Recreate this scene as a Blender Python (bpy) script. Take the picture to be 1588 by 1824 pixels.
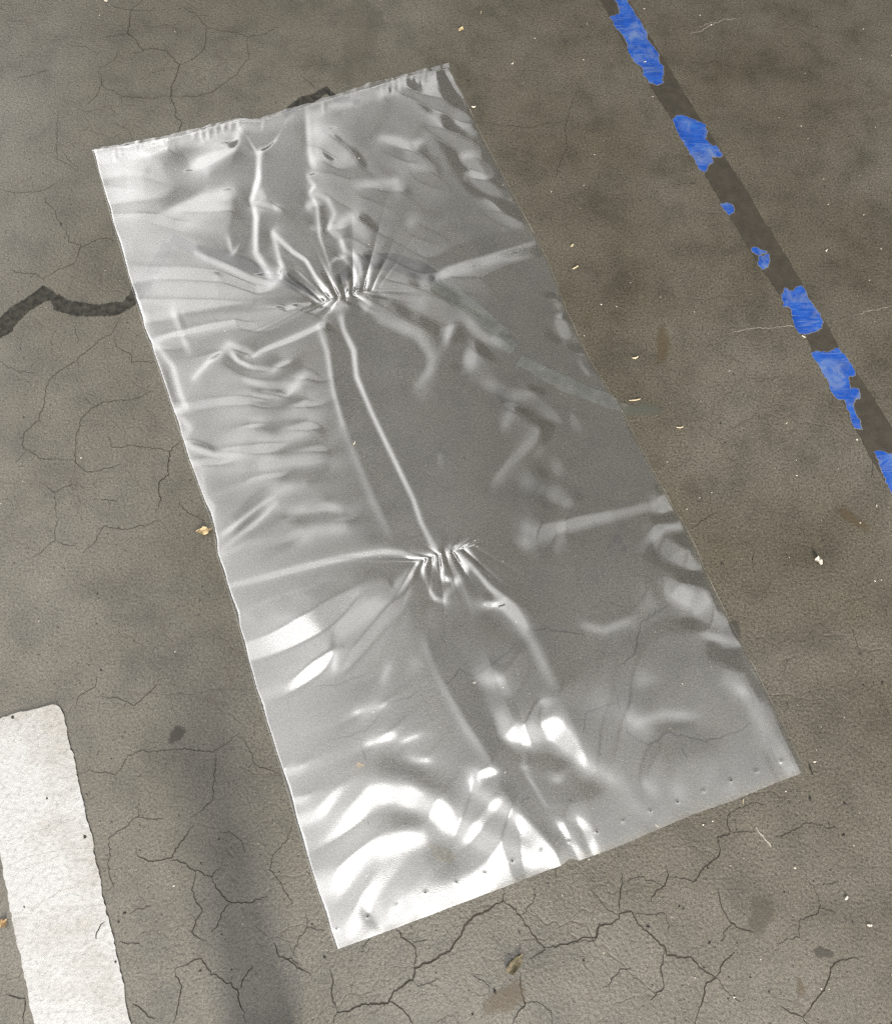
import bpy, bmesh, math, random
import numpy as np
from mathutils import Vector, Matrix

# ------------------------------------------------------------------ scene, camera, light
sc = bpy.context.scene
for o in list(bpy.data.objects):
    bpy.data.objects.remove(o)
C = sc.collection
W, H, F = 1588.0, 1824.0, 1600.0          # photograph size and focal length in its pixels
PITCH = math.radians(21.4)                # tilt of the camera away from straight down
CAM_H = 1.135
cam_d = bpy.data.cameras.new('camera')
cam = bpy.data.objects.new('camera', cam_d)
C.objects.link(cam)
cam_d.sensor_fit = 'HORIZONTAL'
cam_d.sensor_width = 36.0
cam_d.lens = F / W * 36.0
cam_d.clip_start, cam_d.clip_end = 0.05, 200
cam.location = (0, 0, CAM_H)
cam.rotation_euler = (PITCH, 0, 0)
sc.camera = cam

world = bpy.data.worlds.new('World')
sc.world = world
world.use_nodes = True
wb = world.node_tree.nodes['Background']
wb.inputs[0].default_value = (1.0, 0.97, 0.93, 1)
wb.inputs[1].default_value = 0.11

def panel(name, loc, size, radiance, target, col=(1, 1, 1), spread=180):
    d = bpy.data.lights.new(name, 'AREA')
    d.shape = 'RECTANGLE'
    d.size, d.size_y = size
    d.energy = radiance * math.pi * size[0] * size[1]
    d.color = col
    d.spread = math.radians(spread)
    o = bpy.data.objects.new(name, d)
    C.objects.link(o)
    o.location = loc
    o.rotation_euler = (Vector(target) - Vector(loc)).to_track_quat('-Z', 'Y').to_euler()
    return o
# unseen light panel added for the film's reflections, 4 m up, laid parallel to the bag: it glows more and more towards its left, near and far sides
RC = np.array([-0.28, 2.25]); RT = np.array([.378, -.926]); RS = np.array([.926, .378]); RH = 4.0
GLOW_PANEL = (-4.3, 2.0, -5.6, 4.8)              # s0, s1 across, t0, t1 along
GLOW_PANEL_L = 6.4
GLOW = [(RS, -1.0, -0.8, 3.6, 1.5), (RT, 1.0, 1.2, 2.8, 1.15), (RT, -1.0, 0.8, 3.4, .45)]   # axis, sign, start, length, peak
s0, s1, t0, t1 = GLOW_PANEL
c_ = RC + RS * (s0 + s1) / 2 + RT * (t0 + t1) / 2
glow_panel = panel('added_glow_panel', (c_[0], c_[1], RH), (s1 - s0, t1 - t0), GLOW_PANEL_L, (c_[0], c_[1], 0), (1.0, 0.995, 0.985))
glow_panel.rotation_euler = (0, 0, math.atan2(RS[1], RS[0]))
glow_panel.data.use_nodes = True
nt = glow_panel.data.node_tree
pos_ = nt.nodes.new('ShaderNodeNewGeometry').outputs['Position']
def lmath(op, a_, b_=None):
    nd = nt.nodes.new('ShaderNodeMath'); nd.operation = op
    for sock, v_ in zip(nd.inputs, (a_, b_)):
        if v_ is None: continue
        if isinstance(v_, (int, float)): sock.default_value = v_
        else: nt.links.new(v_, sock)
    return nd.outputs[0]
tot = 0.055
for ax, sg_, st_, ln_, pk_ in GLOW:
    dn = nt.nodes.new('ShaderNodeVectorMath'); dn.operation = 'DOT_PRODUCT'
    dn.inputs[1].default_value = (ax[0], ax[1], 0)
    nt.links.new(pos_, dn.inputs[0])
    x_ = lmath('MULTIPLY', lmath('SUBTRACT', lmath('MULTIPLY', lmath('SUBTRACT', dn.outputs['Value'], float(RC @ ax)), sg_), st_), 1 / ln_)
    x_ = lmath('POWER', lmath('MINIMUM', lmath('MAXIMUM', x_, 0.0), 1.0), 2.0)
    tot = lmath('ADD', lmath('MULTIPLY', x_, pk_), tot)
nt.links.new(tot, nt.nodes['Emission'].inputs['Strength'])
panel('open_doorway', (2.0, -7.8, 4.2), (2.1, 3.3), 360.0, (0, 0, 0.2), (1.0, .955, .90))
panel('added_glare_light', (0.12, -0.75, 4.0), (0.9, 0.7), 42.0, (0.12, -0.75, 0), (1.0, .98, .95))  # overhead light added for sheen at bottom centre and glints in the film

vs = sc.view_settings
vs.view_transform = 'Standard'
vs.look = 'None'
vs.exposure = -1.25
vs.gamma = 1.0
vs.use_curve_mapping = False
sc.cycles.use_adaptive_sampling = True
sc.cycles.adaptive_threshold = .032
sc.cycles.adaptive_min_samples = 16
sc.cycles.max_bounces = 4
sc.cycles.diffuse_bounces = 1
sc.cycles.glossy_bounces = 2
sc.cycles.use_light_tree = False
sc.cycles.use_denoising = False       # keep the fine grain of the concrete
sc.cycles.transparent_max_bounces = 8
sc.cycles.caustics_reflective = False
sc.cycles.caustics_refractive = False

# ------------------------------------------------------------------ helpers
cp, sp = math.cos(PITCH), math.sin(PITCH)
def G(px, py):
    """ground point (metres) seen at a pixel of the photograph"""
    x = (np.asarray(px, float) - W / 2) / F
    y = -(np.asarray(py, float) - H / 2) / F
    dy = y * cp + sp
    dz = y * sp - cp
    t = -CAM_H / dz
    return x * t, dy * t
def PX(X, Y):
    """pixel of a ground point"""
    yy = Y * cp - CAM_H * sp
    zz = -Y * sp - CAM_H * cp
    return W / 2 + F * X / -zz, H / 2 - F * yy / -zz
def gp(p):
    x, y = G(p[0], p[1])
    return np.array([float(x), float(y)])
def poly_m(pts):
    return np.array([gp(p) for p in pts])

rng = np.random.default_rng(7)
random.seed(7)

def link(name, me, mat=None, parent=None, label=None, cat=None, group=None, kind=None):
    o = bpy.data.objects.new(name, me)
    C.objects.link(o)
    if mat is not None and me is not None:
        me.materials.append(mat)
    if parent is not None:
        o.parent = parent
    if label: o['label'] = label
    if cat: o['category'] = cat
    if group: o['group'] = group
    if kind: o['kind'] = kind
    return o
def mesh_from(name, verts, faces, smooth=False):
    me = bpy.data.meshes.new(name)
    me.from_pydata([tuple(map(float, v)) for v in verts], [], [tuple(int(i) for i in f) for f in faces])
    me.update()
    if smooth:
        me.polygons.foreach_set('use_smooth', [True] * len(me.polygons))
    return me
def grid_mesh(name, P, smooth=True):
    """P: (nv, nu, 3) array"""
    nv, nu, _ = P.shape
    me = bpy.data.meshes.new(name)
    idx = np.arange(nv * nu).reshape(nv, nu)
    q = np.stack([idx[:-1, :-1], idx[1:, :-1], idx[1:, 1:], idx[:-1, 1:]], -1).reshape(-1, 4)
    nf = len(q)
    me.vertices.add(nv * nu)
    me.vertices.foreach_set('co', P.reshape(-1).astype(np.float32))
    me.loops.add(nf * 4)
    me.loops.foreach_set('vertex_index', q.reshape(-1).astype(np.int32))
    me.polygons.add(nf)
    me.polygons.foreach_set('loop_start', np.arange(0, nf * 4, 4, dtype=np.int32))
    me.polygons.foreach_set('use_smooth', np.ones(nf, dtype=bool) if smooth else np.zeros(nf, dtype=bool))
    me.update(calc_edges=True)
    me.validate()
    return me
def jag(pts, step, amp, closed=False, r=None):
    """resample a polyline and roughen it (metres); two octaves of wander"""
    r = r or rng
    pts = [np.array(p, float) for p in pts]
    if closed: pts = pts + [pts[0]]
    out = []
    for a, b in zip(pts[:-1], pts[1:]):
        n = max(1, int(np.linalg.norm(b - a) / step))
        for k in range(n):
            out.append(a + (b - a) * k / n)
    if not closed: out.append(pts[-1])
    out = np.array(out)
    n = len(out)
    j = r.normal(size=(n, 2)) * amp
    k = r.normal(size=(n, 2))
    k = (k + np.roll(k, 1, 0) + np.roll(k, -1, 0) + np.roll(k, 2, 0) + np.roll(k, -2, 0)) / 2.2 * amp
    j = j * 0.6 + k
    if not closed:
        j[0] = 0; j[-1] = 0
    return out + j
def slab(name, outline, z0, z1, mat, bevel=0.0, **kw):
    """an irregular flat piece with thickness"""
    bm = bmesh.new()
    lo = [bm.verts.new((p[0], p[1], z0)) for p in outline]
    c = np.mean(outline, 0)
    hi = []
    for i, p in enumerate(outline):
        hi.append(bm.verts.new((p[0], p[1], z1)))
    n = len(lo)
    f = bm.faces.new(hi)
    if f.calc_area() and f.normal.z < 0: pass
    for i in range(n):
        bm.faces.new((lo[i], lo[(i + 1) % n], hi[(i + 1) % n], hi[i]))
    bm.normal_update()
    bmesh.ops.recalc_face_normals(bm, faces=bm.faces)
    if sum(fc.normal.z * fc.calc_area() for fc in bm.faces) < 0:
        for fc in bm.faces: fc.normal_flip()
    bmesh.ops.triangulate(bm, faces=[fc for fc in bm.faces if len(fc.verts) > 4])
    me = bpy.data.meshes.new(name)
    bm.to_mesh(me); bm.free()
    return link(name, me, mat, **kw)
def ribbon(name, pts_m, width, z, mat, taper=True, lip=0.0003, seed=0, **kw):
    """thin crack: a dark V with slightly raised lips"""
    r = np.random.default_rng(seed + 11)
    p = jag(pts_m, 0.003, 0.0010, r=r)
    n = len(p)
    t = np.gradient(p, axis=0)
    t /= np.linalg.norm(t, axis=1)[:, None] + 1e-9
    nr = np.stack([-t[:, 1], t[:, 0]], 1)
    w = width * (0.55 + 0.6 * r.random(n))
    w = np.convolve(np.pad(w, 2, mode='edge'), [.2, .2, .2, .2, .2], 'valid')
    if taper:
        s = np.linspace(0, 1, n)
        w *= np.clip(np.minimum(s, 1 - s) * 6, 0.25, 1)
    V, Fc = [], []
    for i in range(n):
        a, b = p[i] + nr[i] * w[i] * .5, p[i] - nr[i] * w[i] * .5
        V += [(a[0], a[1], z + lip), (p[i][0], p[i][1], z), (b[0], b[1], z + lip)]
    for i in range(n - 1):
        k = i * 3
        Fc += [(k, k + 1, k + 4, k + 3), (k + 1, k + 2, k + 5, k + 4)]
    return link(name, mesh_from(name, V, Fc), mat, **kw)

# ------------------------------------------------------------------ materials
def new_mat(name):
    m = bpy.data.materials.new(name)
    m.use_nodes = True
    nt = m.node_tree
    for n in list(nt.nodes): nt.nodes.remove(n)
    out = nt.nodes.new('ShaderNodeOutputMaterial')
    return m, nt, out
class NT:
    def __init__(s, nt): s.nt = nt
    def n(s, typ, **kw):
        nd = s.nt.nodes.new(typ)
        for k, v in kw.items():
            if k.startswith('i_'): nd.inputs[k[2:].replace('_', ' ')].default_value = v
            else: setattr(nd, k, v)
        return nd
    def l(s, a, b): s.nt.links.new(a, b)
    def noise(s, vec, scale, detail=4, rough=.55, dist=0.0):
        nd = s.n('ShaderNodeTexNoise', noise_dimensions='2D')
        nd.inputs['Scale'].default_value = scale
        nd.inputs['Detail'].default_value = detail
        nd.inputs['Roughness'].default_value = rough
        nd.inputs['Distortion'].default_value = dist
        s.l(vec, nd.inputs['Vector'])
        return nd
    def ramp(s, fac, stops):
        nd = s.n('ShaderNodeValToRGB')
        e = nd.color_ramp.elements
        while len(e) < len(stops): e.new(0.5)
        for el, (p, c) in zip(e, stops):
            el.position = p
            el.color = (c, c, c, 1) if isinstance(c, (int, float)) else (*c, 1)
        s.l(fac, nd.inputs['Fac'])
        return nd.outputs['Color']
    def mix(s, fac, a, b, mode='MIX'):
        nd = s.n('ShaderNodeMix', data_type='RGBA', blend_type=mode)
        for sock, v in ((nd.inputs['Factor'], fac), (nd.inputs['A'], a), (nd.inputs['B'], b)):
            if isinstance(v, (int, float)):
                sock.default_value = v if sock.type == 'VALUE' else (v, v, v, 1)
            elif isinstance(v, tuple): sock.default_value = (*v, 1)
            else: s.l(v, sock)
        return nd.outputs['Result']
    def math(s, op, a, b=0.0, clamp=False):
        nd = s.n('ShaderNodeMath', operation=op, use_clamp=clamp)
        for sock, v in zip(nd.inputs, (a, b)):
            if isinstance(v, (int, float)): sock.default_value = v
            else: s.l(v, sock)
        return nd.outputs[0]
    def bump(s, height, strength, dist, normal=None):
        nd = s.n('ShaderNodeBump')
        nd.inputs['Strength'].default_value = strength
        nd.inputs['Distance'].default_value = dist
        s.l(height, nd.inputs['Height'])
        if normal is not None: s.l(normal, nd.inputs['Normal'])
        return nd.outputs['Normal']
    def pos(s):
        return s.n('ShaderNodeNewGeometry').outputs['Position']

def concrete():
    m, nt, out = new_mat('worn_concrete')
    k = NT(nt)
    P = k.pos()
    big = k.noise(P, 3.1, 5, .6)
    mid = k.noise(P, 14, 6, .65)
    fine = k.noise(P, 340, 2, .7)
    grain = k.noise(P, 900, 1, .6)
    col = k.ramp(big.outputs['Fac'], [(.30, (.053, .047, .034)), (.52, (.064, .058, .045)), (.72, (.075, .069, .056))])
    mott = k.ramp(mid.outputs['Fac'], [(.28, .74), (.49, 1.0), (.72, 1.16)])
    col = k.mix(1.0, col, mott, 'MULTIPLY')
    sp_ = k.ramp(fine.outputs['Fac'], [(.26, .40), (.42, .92), (.58, 1.06), (.74, 1.45)])
    col = k.mix(1.0, col, sp_, 'MULTIPLY')
    gr = k.ramp(grain.outputs['Fac'], [(.28, .55), (.5, 1.0), (.72, 1.45)])
    col = k.mix(.8, col, gr, 'MULTIPLY')
    # hairline crazing
    wv = k.noise(P, 11, 3, .65)
    off = k.n('ShaderNodeVectorMath', operation='SCALE'); off.inputs['Scale'].default_value = .09
    k.l(wv.outputs['Color'], off.inputs[0])
    ad = k.n('ShaderNodeVectorMath', operation='ADD'); k.l(P, ad.inputs[0]); k.l(off.outputs[0], ad.inputs[1])
    vor = k.n('ShaderNodeTexVoronoi', feature='DISTANCE_TO_EDGE', voronoi_dimensions='2D'); vor.inputs['Scale'].default_value = 13
    k.l(ad.outputs[0], vor.inputs['Vector'])
    line = k.ramp(vor.outputs['Distance'], [(.0, 1.0), (.014, .6), (.034, 0.0)])
    gate = k.ramp(k.noise(P, 5.5, 3).outputs['Fac'], [(.40, 0.0), (.60, 1.0)])
    ln = k.math('MULTIPLY', line, gate)
    col = k.mix(k.math('MULTIPLY', ln, .75), col, (.055, .046, .036))
    # pits
    pv = k.n('ShaderNodeTexVoronoi', feature='F1', voronoi_dimensions='2D'); pv.inputs['Scale'].default_value = 75
    k.l(P, pv.inputs['Vector'])
    pit = k.ramp(pv.outputs['Distance'], [(.0, 1.0), (.07, 1.0), (.11, 0.0)])
    pg = k.n('ShaderNodeSeparateColor'); k.l(pv.outputs['Color'], pg.inputs[0])
    pit = k.math('MULTIPLY', pit, k.math('GREATER_THAN', pg.outputs[0], .90))
    col = k.mix(k.math('MULTIPLY', pit, .75), col, (.035, .03, .025))
    b = k.n('ShaderNodeBsdfPrincipled')
    k.l(col, b.inputs['Base Color'])
    rg = k.ramp(k.noise(P, 6, 4).outputs['Fac'], [(.3, .38), (.7, .50)])
    k.l(rg, b.inputs['Roughness'])
    b.inputs['Specular IOR Level'].default_value = .18
    b.inputs['Coat Weight'].default_value = .42
    b.inputs['Coat Roughness'].default_value = .21
    hgt = k.math('ADD', k.math('MULTIPLY', k.noise(P, 240, 3, .6).outputs['Fac'], 1.0), k.math('MULTIPLY', ln, -.5))
    hgt = k.math('SUBTRACT', hgt, k.math('MULTIPLY', pit, .8))
    n1 = k.bump(hgt, .5, .0012)
    n2 = k.bump(k.noise(P, 60, 2).outputs['Fac'], .12, .002, n1)
    k.l(n2, b.inputs['Normal'])
    k.l(k.bump(hgt, .30, .0013), b.inputs['Coat Normal'])
    k.l(b.outputs[0], out.inputs[0])
    return m
def simple(name, col, rough=.6, spec=.5, var=.25, scale=150, bump=.2, bdist=.0006, tint=None):
    m, nt, out = new_mat(name)
    k = NT(nt)
    P = k.pos()
    f = k.noise(P, scale, 4, .6)
    lo = tuple(c * (1 - var) for c in col); hi = tuple(min(1, c * (1 + var)) for c in (tint or col))
    c = k.ramp(f.outputs['Fac'], [(.3, lo), (.7, hi)])
    b = k.n('ShaderNodeBsdfPrincipled')
    k.l(c, b.inputs['Base Color'])
    b.inputs['Roughness'].default_value = rough
    b.inputs['Specular IOR Level'].default_value = spec
    k.l(k.bump(k.noise(P, scale * 2, 4, .6).outputs['Fac'], bump, bdist), b.inputs['Normal'])
    k.l(b.outputs[0], out.inputs[0])
    return m
def fading(name, col, strength, scale=220, rough=.5, lo=.25, hi=.75):
    """stain: colour over whatever lies below, ragged towards its rim (vertex attribute 'fade')"""
    m, nt, out = new_mat(name)
    k = NT(nt)
    P = k.pos()
    a = k.n('ShaderNodeAttribute', attribute_name='fade')
    nz = k.noise(P, scale, 5, .65)
    v = k.math('ADD', a.outputs['Fac'], k.math('MULTIPLY', k.math('SUBTRACT', nz.outputs['Fac'], .5), 1.1))
    al = k.math('MULTIPLY', k.ramp(v, [(lo, 0.0), (hi, 1.0)]), strength)
    b = k.n('ShaderNodeBsdfPrincipled')
    b.inputs['Base Color'].default_value = (*col, 1)
    b.inputs['Roughness'].default_value = rough
    t = k.n('ShaderNodeBsdfTransparent')
    mx = k.n('ShaderNodeMixShader')
    k.l(al, mx.inputs[0]); k.l(t.outputs[0], mx.inputs[1]); k.l(b.outputs[0], mx.inputs[2])
    k.l(k.bump(k.noise(P, 330, 5, .62).outputs['Fac'], .5, .001), b.inputs['Normal'])
    k.l(mx.outputs[0], out.inputs[0])
    return m
def white_paint():
    m, nt, out = new_mat('white_road_paint')
    k = NT(nt)
    P = k.pos()
    col = k.ramp(k.noise(P, 160, 5, .65).outputs['Fac'], [(.28, (.19, .19, .186)), (.45, (.26, .26, .256)), (.7, (.285, .285, .28))])
    d = k.ramp(k.noise(P, 9, 5, .6).outputs['Fac'], [(.34, (.80, .77, .72)), (.55, (1, 1, 1))])
    col = k.mix(1.0, col, d, 'MULTIPLY')
    mp = k.n('ShaderNodeMapping'); mp.inputs['Rotation'].default_value = (0, 0, math.radians(-24)); mp.inputs['Scale'].default_value = (5, 110, 1)
    k.l(P, mp.inputs['Vector'])
    s = k.ramp(k.noise(mp.outputs[0], 1.5, 3, .5).outputs['Fac'], [(.70, 1.0), (.76, .62)])
    col = k.mix(.6, col, s, 'MULTIPLY')
    b = k.n('ShaderNodeBsdfPrincipled')
    k.l(col, b.inputs['Base Color'])
    b.inputs['Roughness'].default_value = .55
    n1 = k.bump(k.noise(P, 190, 5, .6).outputs['Fac'], .5, .0016)
    k.l(n1, b.inputs['Normal'])
    k.l(b.outputs[0], out.inputs[0])
    return m
def blue_tape():
    m, nt, out = new_mat('blue_tape')
    k = NT(nt)
    P = k.pos()
    col = k.ramp(k.noise(P, 30, 5, .65).outputs['Fac'], [(.30, (.003, .030, .165)), (.52, (.005, .043, .225)), (.72, (.017, .07, .25))])
    mp = k.n('ShaderNodeMapping'); mp.inputs['Rotation'].default_value = (0, 0, math.radians(-12)); mp.inputs['Scale'].default_value = (10, 90, 1)
    k.l(P, mp.inputs['Vector'])
    s = k.ramp(k.noise(mp.outputs[0], 2.0, 5, .7, 1.2).outputs['Fac'], [(.52, 0.0), (.74, .75)])
    w = k.ramp(k.noise(P, 26, 5, .7, .6).outputs['Fac'], [(.50, 0.0), (.72, .8)])
    mk = k.math('MAXIMUM', s, w)
    col = k.mix(k.math('MULTIPLY', mk, .8), col, (.12, .155, .215))
    b = k.n('ShaderNodeBsdfPrincipled')
    k.l(col, b.inputs['Base Color'])
    b.inputs['Roughness'].default_value = .45
    k.l(k.bump(k.noise(P, 120, 4).outputs['Fac'], .35, .0008), b.inputs['Normal'])
    k.l(b.outputs[0], out.inputs[0])
    return m
def film(name, gloss=5.4, haze=.012, rough=.115, tr=.84):
    m, nt, out = new_mat(name)
    k = NT(nt)
    P = k.pos()
    g = k.n('ShaderNodeBsdfGlossy'); g.inputs['Roughness'].default_value = rough
    g.inputs['Color'].default_value = (1, 1, 1, 1)
    d = k.n('ShaderNodeBsdfDiffuse'); d.inputs['Color'].default_value = (.78, .79, .80, 1)
    t = k.n('ShaderNodeBsdfTransparent'); t.inputs['Color'].default_value = (tr * .985, tr * .995, tr, 1)
    m1 = k.n('ShaderNodeMixShader'); m1.inputs[0].default_value = haze
    k.l(t.outputs[0], m1.inputs[1]); k.l(d.outputs[0], m1.inputs[2])
    g2 = k.n('ShaderNodeBsdfGlossy'); g2.inputs['Roughness'].default_value = rough * 2.2
    gm = k.n('ShaderNodeMixShader'); gm.inputs[0].default_value = .10
    k.l(g.outputs[0], gm.inputs[1]); k.l(g2.outputs[0], gm.inputs[2])
    fr = k.n('ShaderNodeFresnel'); fr.inputs['IOR'].default_value = 1.5
    fac = k.math('MULTIPLY', fr.outputs[0], gloss, True)
    cc = k.n('ShaderNodeCombineColor')
    for i_ in range(3): k.l(fac, cc.inputs[i_])
    k.l(cc.outputs[0], g.inputs['Color']); k.l(cc.outputs[0], g2.inputs['Color'])
    m2 = k.n('ShaderNodeAddShader')
    k.l(m1.outputs[0], m2.inputs[0]); k.l(gm.outputs[0], m2.inputs[1])
    n = k.bump(k.noise(P, 620, 1, .6).outputs['Fac'], .06, .0006)
    k.l(n, g.inputs['Normal'])
    k.l(m2.outputs[0], out.inputs[0])
    return m

M_FLOOR = concrete()
M_CRACK = simple('crack_dirt', (.026, .022, .017), .9, .1, .3)
M_HAIR = simple('hairline_dirt', (.036, .031, .024), .9, .1, .3)
M_SCUFF = simple('scratch_dirt', (.26, .25, .23), .9, .1, .3)
M_PALE = simple('pale_scratch', (.21, .19, .16), .8, .2, .3)
M_FSEAL = simple('worn_sealant', (.075, .074, .062), .42, .5, .35, 40, .4)
M_SEAL = simple('crack_sealant', (.021, .020, .016), .7, .2, .55, 120, .4)
M_RESID = simple('tape_residue', (.031, .027, .020), .5, .5, .16, 60, .35)
M_WHITE = white_paint()
M_BLUE = blue_tape()
M_TAPEEDGE = simple('pale_tape_adhesive', (.10, .095, .085), .7, .3)
M_STAIN = fading('oil_stain', (.050, .042, .030), .45)
M_FAINT = fading('faint_stain', (.065, .057, .041), .2, 90)
M_DARK = fading('dark_scuff', (.030, .026, .020), .80, 300, .7)
M_BROWN = fading('brown_smear', (.070, .048, .024), .40)
M_GREY = fading('grey_residue', (.065, .067, .054), .60, 120)
M_STRAW = simple('dry_straw', (.32, .27, .18), .7, .3, .25, 300, .3)
M_CHIP = simple('pale_wood_chip', (.44, .40, .33), .7, .3, .2, 400, .3)
M_LEAF = simple('dry_leaf', (.33, .25, .14), .7, .3, .35, 260, .5, .001)
M_OLIVE = simple('withered_leaf', (.070, .058, .032), .7, .3, .45, 200, .5, .001)
M_BLACK = simple('dark_grit', (.018, .016, .014), .8, .3)
M_ORANGE = simple('orange_leaf', (.20, .13, .06), .6, .3, .3)
M_FILM = film('clear_film')
M_BACK = film('clear_film_back', .8, .01, .25)
M_SEAM = film('clear_film_seam', 3.6, .02, .14)

# ------------------------------------------------------------------ floor
floor = link('concrete_floor', mesh_from('concrete_floor',
        [(-4, -4, 0), (4, -4, 0), (4, 4, 0), (-4, 4, 0)], [(0, 1, 2, 3)]), M_FLOOR, kind='structure')
floor['label'] = 'worn brown grey concrete floor with fine cracks'

def zm(ox, oy, s, pts): return [(ox + x / s, oy + y / s) for x, y in pts]
CR = []   # (width px, pixel polyline)
def cr(w, ox, oy, s, *lines):
    for ln in lines: CR.append((w, zm(ox, oy, s, ln)))
a = (0, 0, 3.176)
cr(2.1, *a, [(805,0),(750,45),(740,90),(720,190),(770,230),(805,285),(860,275),(940,285),(1010,365),(1000,430),(970,490),(965,545),(990,610),(990,650),(1030,690),(1010,750),(990,900)])
cr(1.5, *a, [(1010,365),(1100,330),(1160,270),(1170,160),(1120,90),(1050,50),(1000,20)], [(1170,160),(1330,180),(1400,210),(1500,190),(1588,150)],
   [(1400,210),(1400,330),(1340,420),(1200,520),(1110,550),(965,545)], [(965,545),(850,555),(700,545),(590,490),(570,460),(560,400)],
   [(570,460),(555,530),(490,590)], [(720,190),(590,205)], [(600,30),(740,55),(870,60)], [(805,295),(740,300)])
cr(1.0, *a, [(560,380),(650,340),(660,290)], [(570,310),(480,260),(400,260)], [(280,400),(100,440)], [(240,1090),(300,1180),(370,1310)], [(0,1070),(100,1085),(240,1085),(320,1040)],
   [(680,540),(695,590)], [(630,600),(650,660)], [(620,690),(740,735),(745,790)], [(350,850),(440,960)], [(325,650),(320,900),(430,960)])
a = (0, 400, 3.04)
cr(1.6, *a, [(235,300),(330,240),(410,210),(440,120),(370,90),(360,0)], [(440,120),(550,70),(620,90)], [(235,300),(200,270),(60,250)],
   [(660,490),(600,590),(520,640),(400,740),(320,790),(260,860),(240,960),(200,1060),(130,1130),(110,1190),(140,1220),(210,1260),(400,1275)],
   [(610,600),(640,660),(700,700),(720,745),(830,740)],
   [(820,900),(760,930),(700,955),(560,965),(490,1000),(440,1060),(410,1150),(410,1290),(460,1340),(520,1335),(650,1300)], [(490,970),(460,930)])
cr(2.4, *a, [(985,1170),(920,1230),(905,1330),(910,1355),(860,1400),(865,1490),(840,1560)])
cr(1.5, *a, [(920,1230),(830,1210),(700,1200),(610,1215),(585,1130)], [(865,1600),(780,1640),(650,1650),(555,1630),(530,1710),(450,1780)], [(1110,1605),(1010,1560),(970,1500)])
cr(1.0, *a, [(550,1490),(640,1500)], [(140,1220),(80,1290)], [(420,1400),(290,1445),(230,1410)], [(290,1445),(310,1600),(300,1710),(180,1800)], [(300,1710),(420,1750)], [(0,740),(100,795),(200,805)], [(410,545),(425,640)])
a = (0, 1200, 2.922)
cr(1.5, *a, [(510,20),(490,80),(410,120),(390,180)], [(520,110),(600,130),(700,165),(760,110),(830,30)],
   [(410,520),(460,500),(540,520),(600,530),(640,480),(670,430),(740,400),(880,405),(960,405),(1030,410),(1120,410),(1200,345),(1250,310)],
   [(1250,330),(1310,400),(1320,470),(1380,495),(1460,525)], [(1120,410),(1110,660),(1010,745),(990,750)], [(715,750),(850,760)],
   [(720,660),(715,750),(640,800),(570,860),(570,960),(555,1000),(590,1100),(550,1140)], [(620,1400),(730,1412)], [(670,1255),(790,1205)],
   [(1520,800),(1500,860),(1420,950),(1400,1020),(1450,1080),(1520,1190),(1490,1230)], [(1150,830),(1200,825),(1260,870),(1270,940)])
cr(2.0, *a, [(1010,790),(960,850),(880,970),(770,975),(700,930)], [(880,970),(960,990),(1020,1030),(1100,1060),(1150,1010)],
   [(1100,1060),(1130,1140),(1200,1190),(1300,1190),(1390,1160)], [(1200,1190),(1150,1260),(1100,1340)], [(1020,1030),(1000,1120),(1050,1240),(990,1340),(1080,1400)],
   [(910,1540),(1040,1490),(1080,1540),(1140,1600),(1240,1645),(1250,1720),(1280,1824)], [(1240,1645),(1310,1520)], [(910,1540),(940,1640),(930,1740),(900,1824)],
   [(690,1720),(760,1760),(810,1800)], [(1425,1400),(1455,1480),(1500,1490),(1578,1550)], [(30,1670),(120,1690),(130,1760),(125,1824)])
a = (480, 1300, 2.647)
cr(3.6, *a, [(1085,700),(1090,750),(1095,800),(1020,850),(960,890),(900,960),(860,1030),(760,1090),(680,1130),(670,1180),(590,1230),(560,1280),(440,1300),(320,1330),(300,1400)])
cr(2.6, *a, [(560,1280),(640,1330),(690,1400)], [(1095,800),(1150,840),(1190,880),(1230,960),(1280,1020),(1290,1040),(1230,1080)], [(1290,1030),(1400,1020),(1480,990),(1540,990),(1550,930),(1588,910)],
   [(1180,1150),(1195,1290),(1150,1360),(1140,1400)], [(280,1130),(300,1180),(290,1240),(320,1330)], [(680,1130),(685,1040),(670,1000),(620,985),(595,935)])
cr(1.6, *a, [(1190,870),(1240,820),(1255,740)], [(1195,1290),(1260,1290),(1320,1330),(1330,1400)], [(670,1000),(740,990)], [(50,1090),(100,1080),(150,1130),(200,1170)],
   [(680,1190),(700,1210),(800,1180)], [(1360,620),(1350,720)], [(170,935),(260,950)], [(170,850),(175,930),(110,1070)], [(440,1040),(475,985)], [(940,1150),(1010,1190),(1035,1240)])
a = (1000, 1300, 2.7)
cr(2.6, *a, [(40,1035),(80,1020),(160,1010),(180,940),(240,930),(290,890),(350,885),(390,960),(450,1010),(495,1050),(500,1075),(550,1100),(615,1090),(660,1150),(740,1190),(690,1230),(675,1310),(650,1360),(640,1430)])
cr(2.0, *a, [(495,1075),(475,1170),(485,1240),(430,1300)], [(280,870),(285,690)], [(430,830),(450,780),(490,750),(510,700),(500,650)], [(510,705),(630,730),(680,670),(760,595),(745,520),(800,500),(790,440),(830,390)],
   [(750,760),(770,850),(820,940),(910,970),(940,1010)], [(740,1190),(770,1120),(830,1070)], [(1160,1385),(1200,1320),(1250,1260),(1295,1190),(1300,1150),(1340,1110),(1430,1105)], [(1160,1385),(1050,1330)], [(1160,1385),(1185,1430)])
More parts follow.
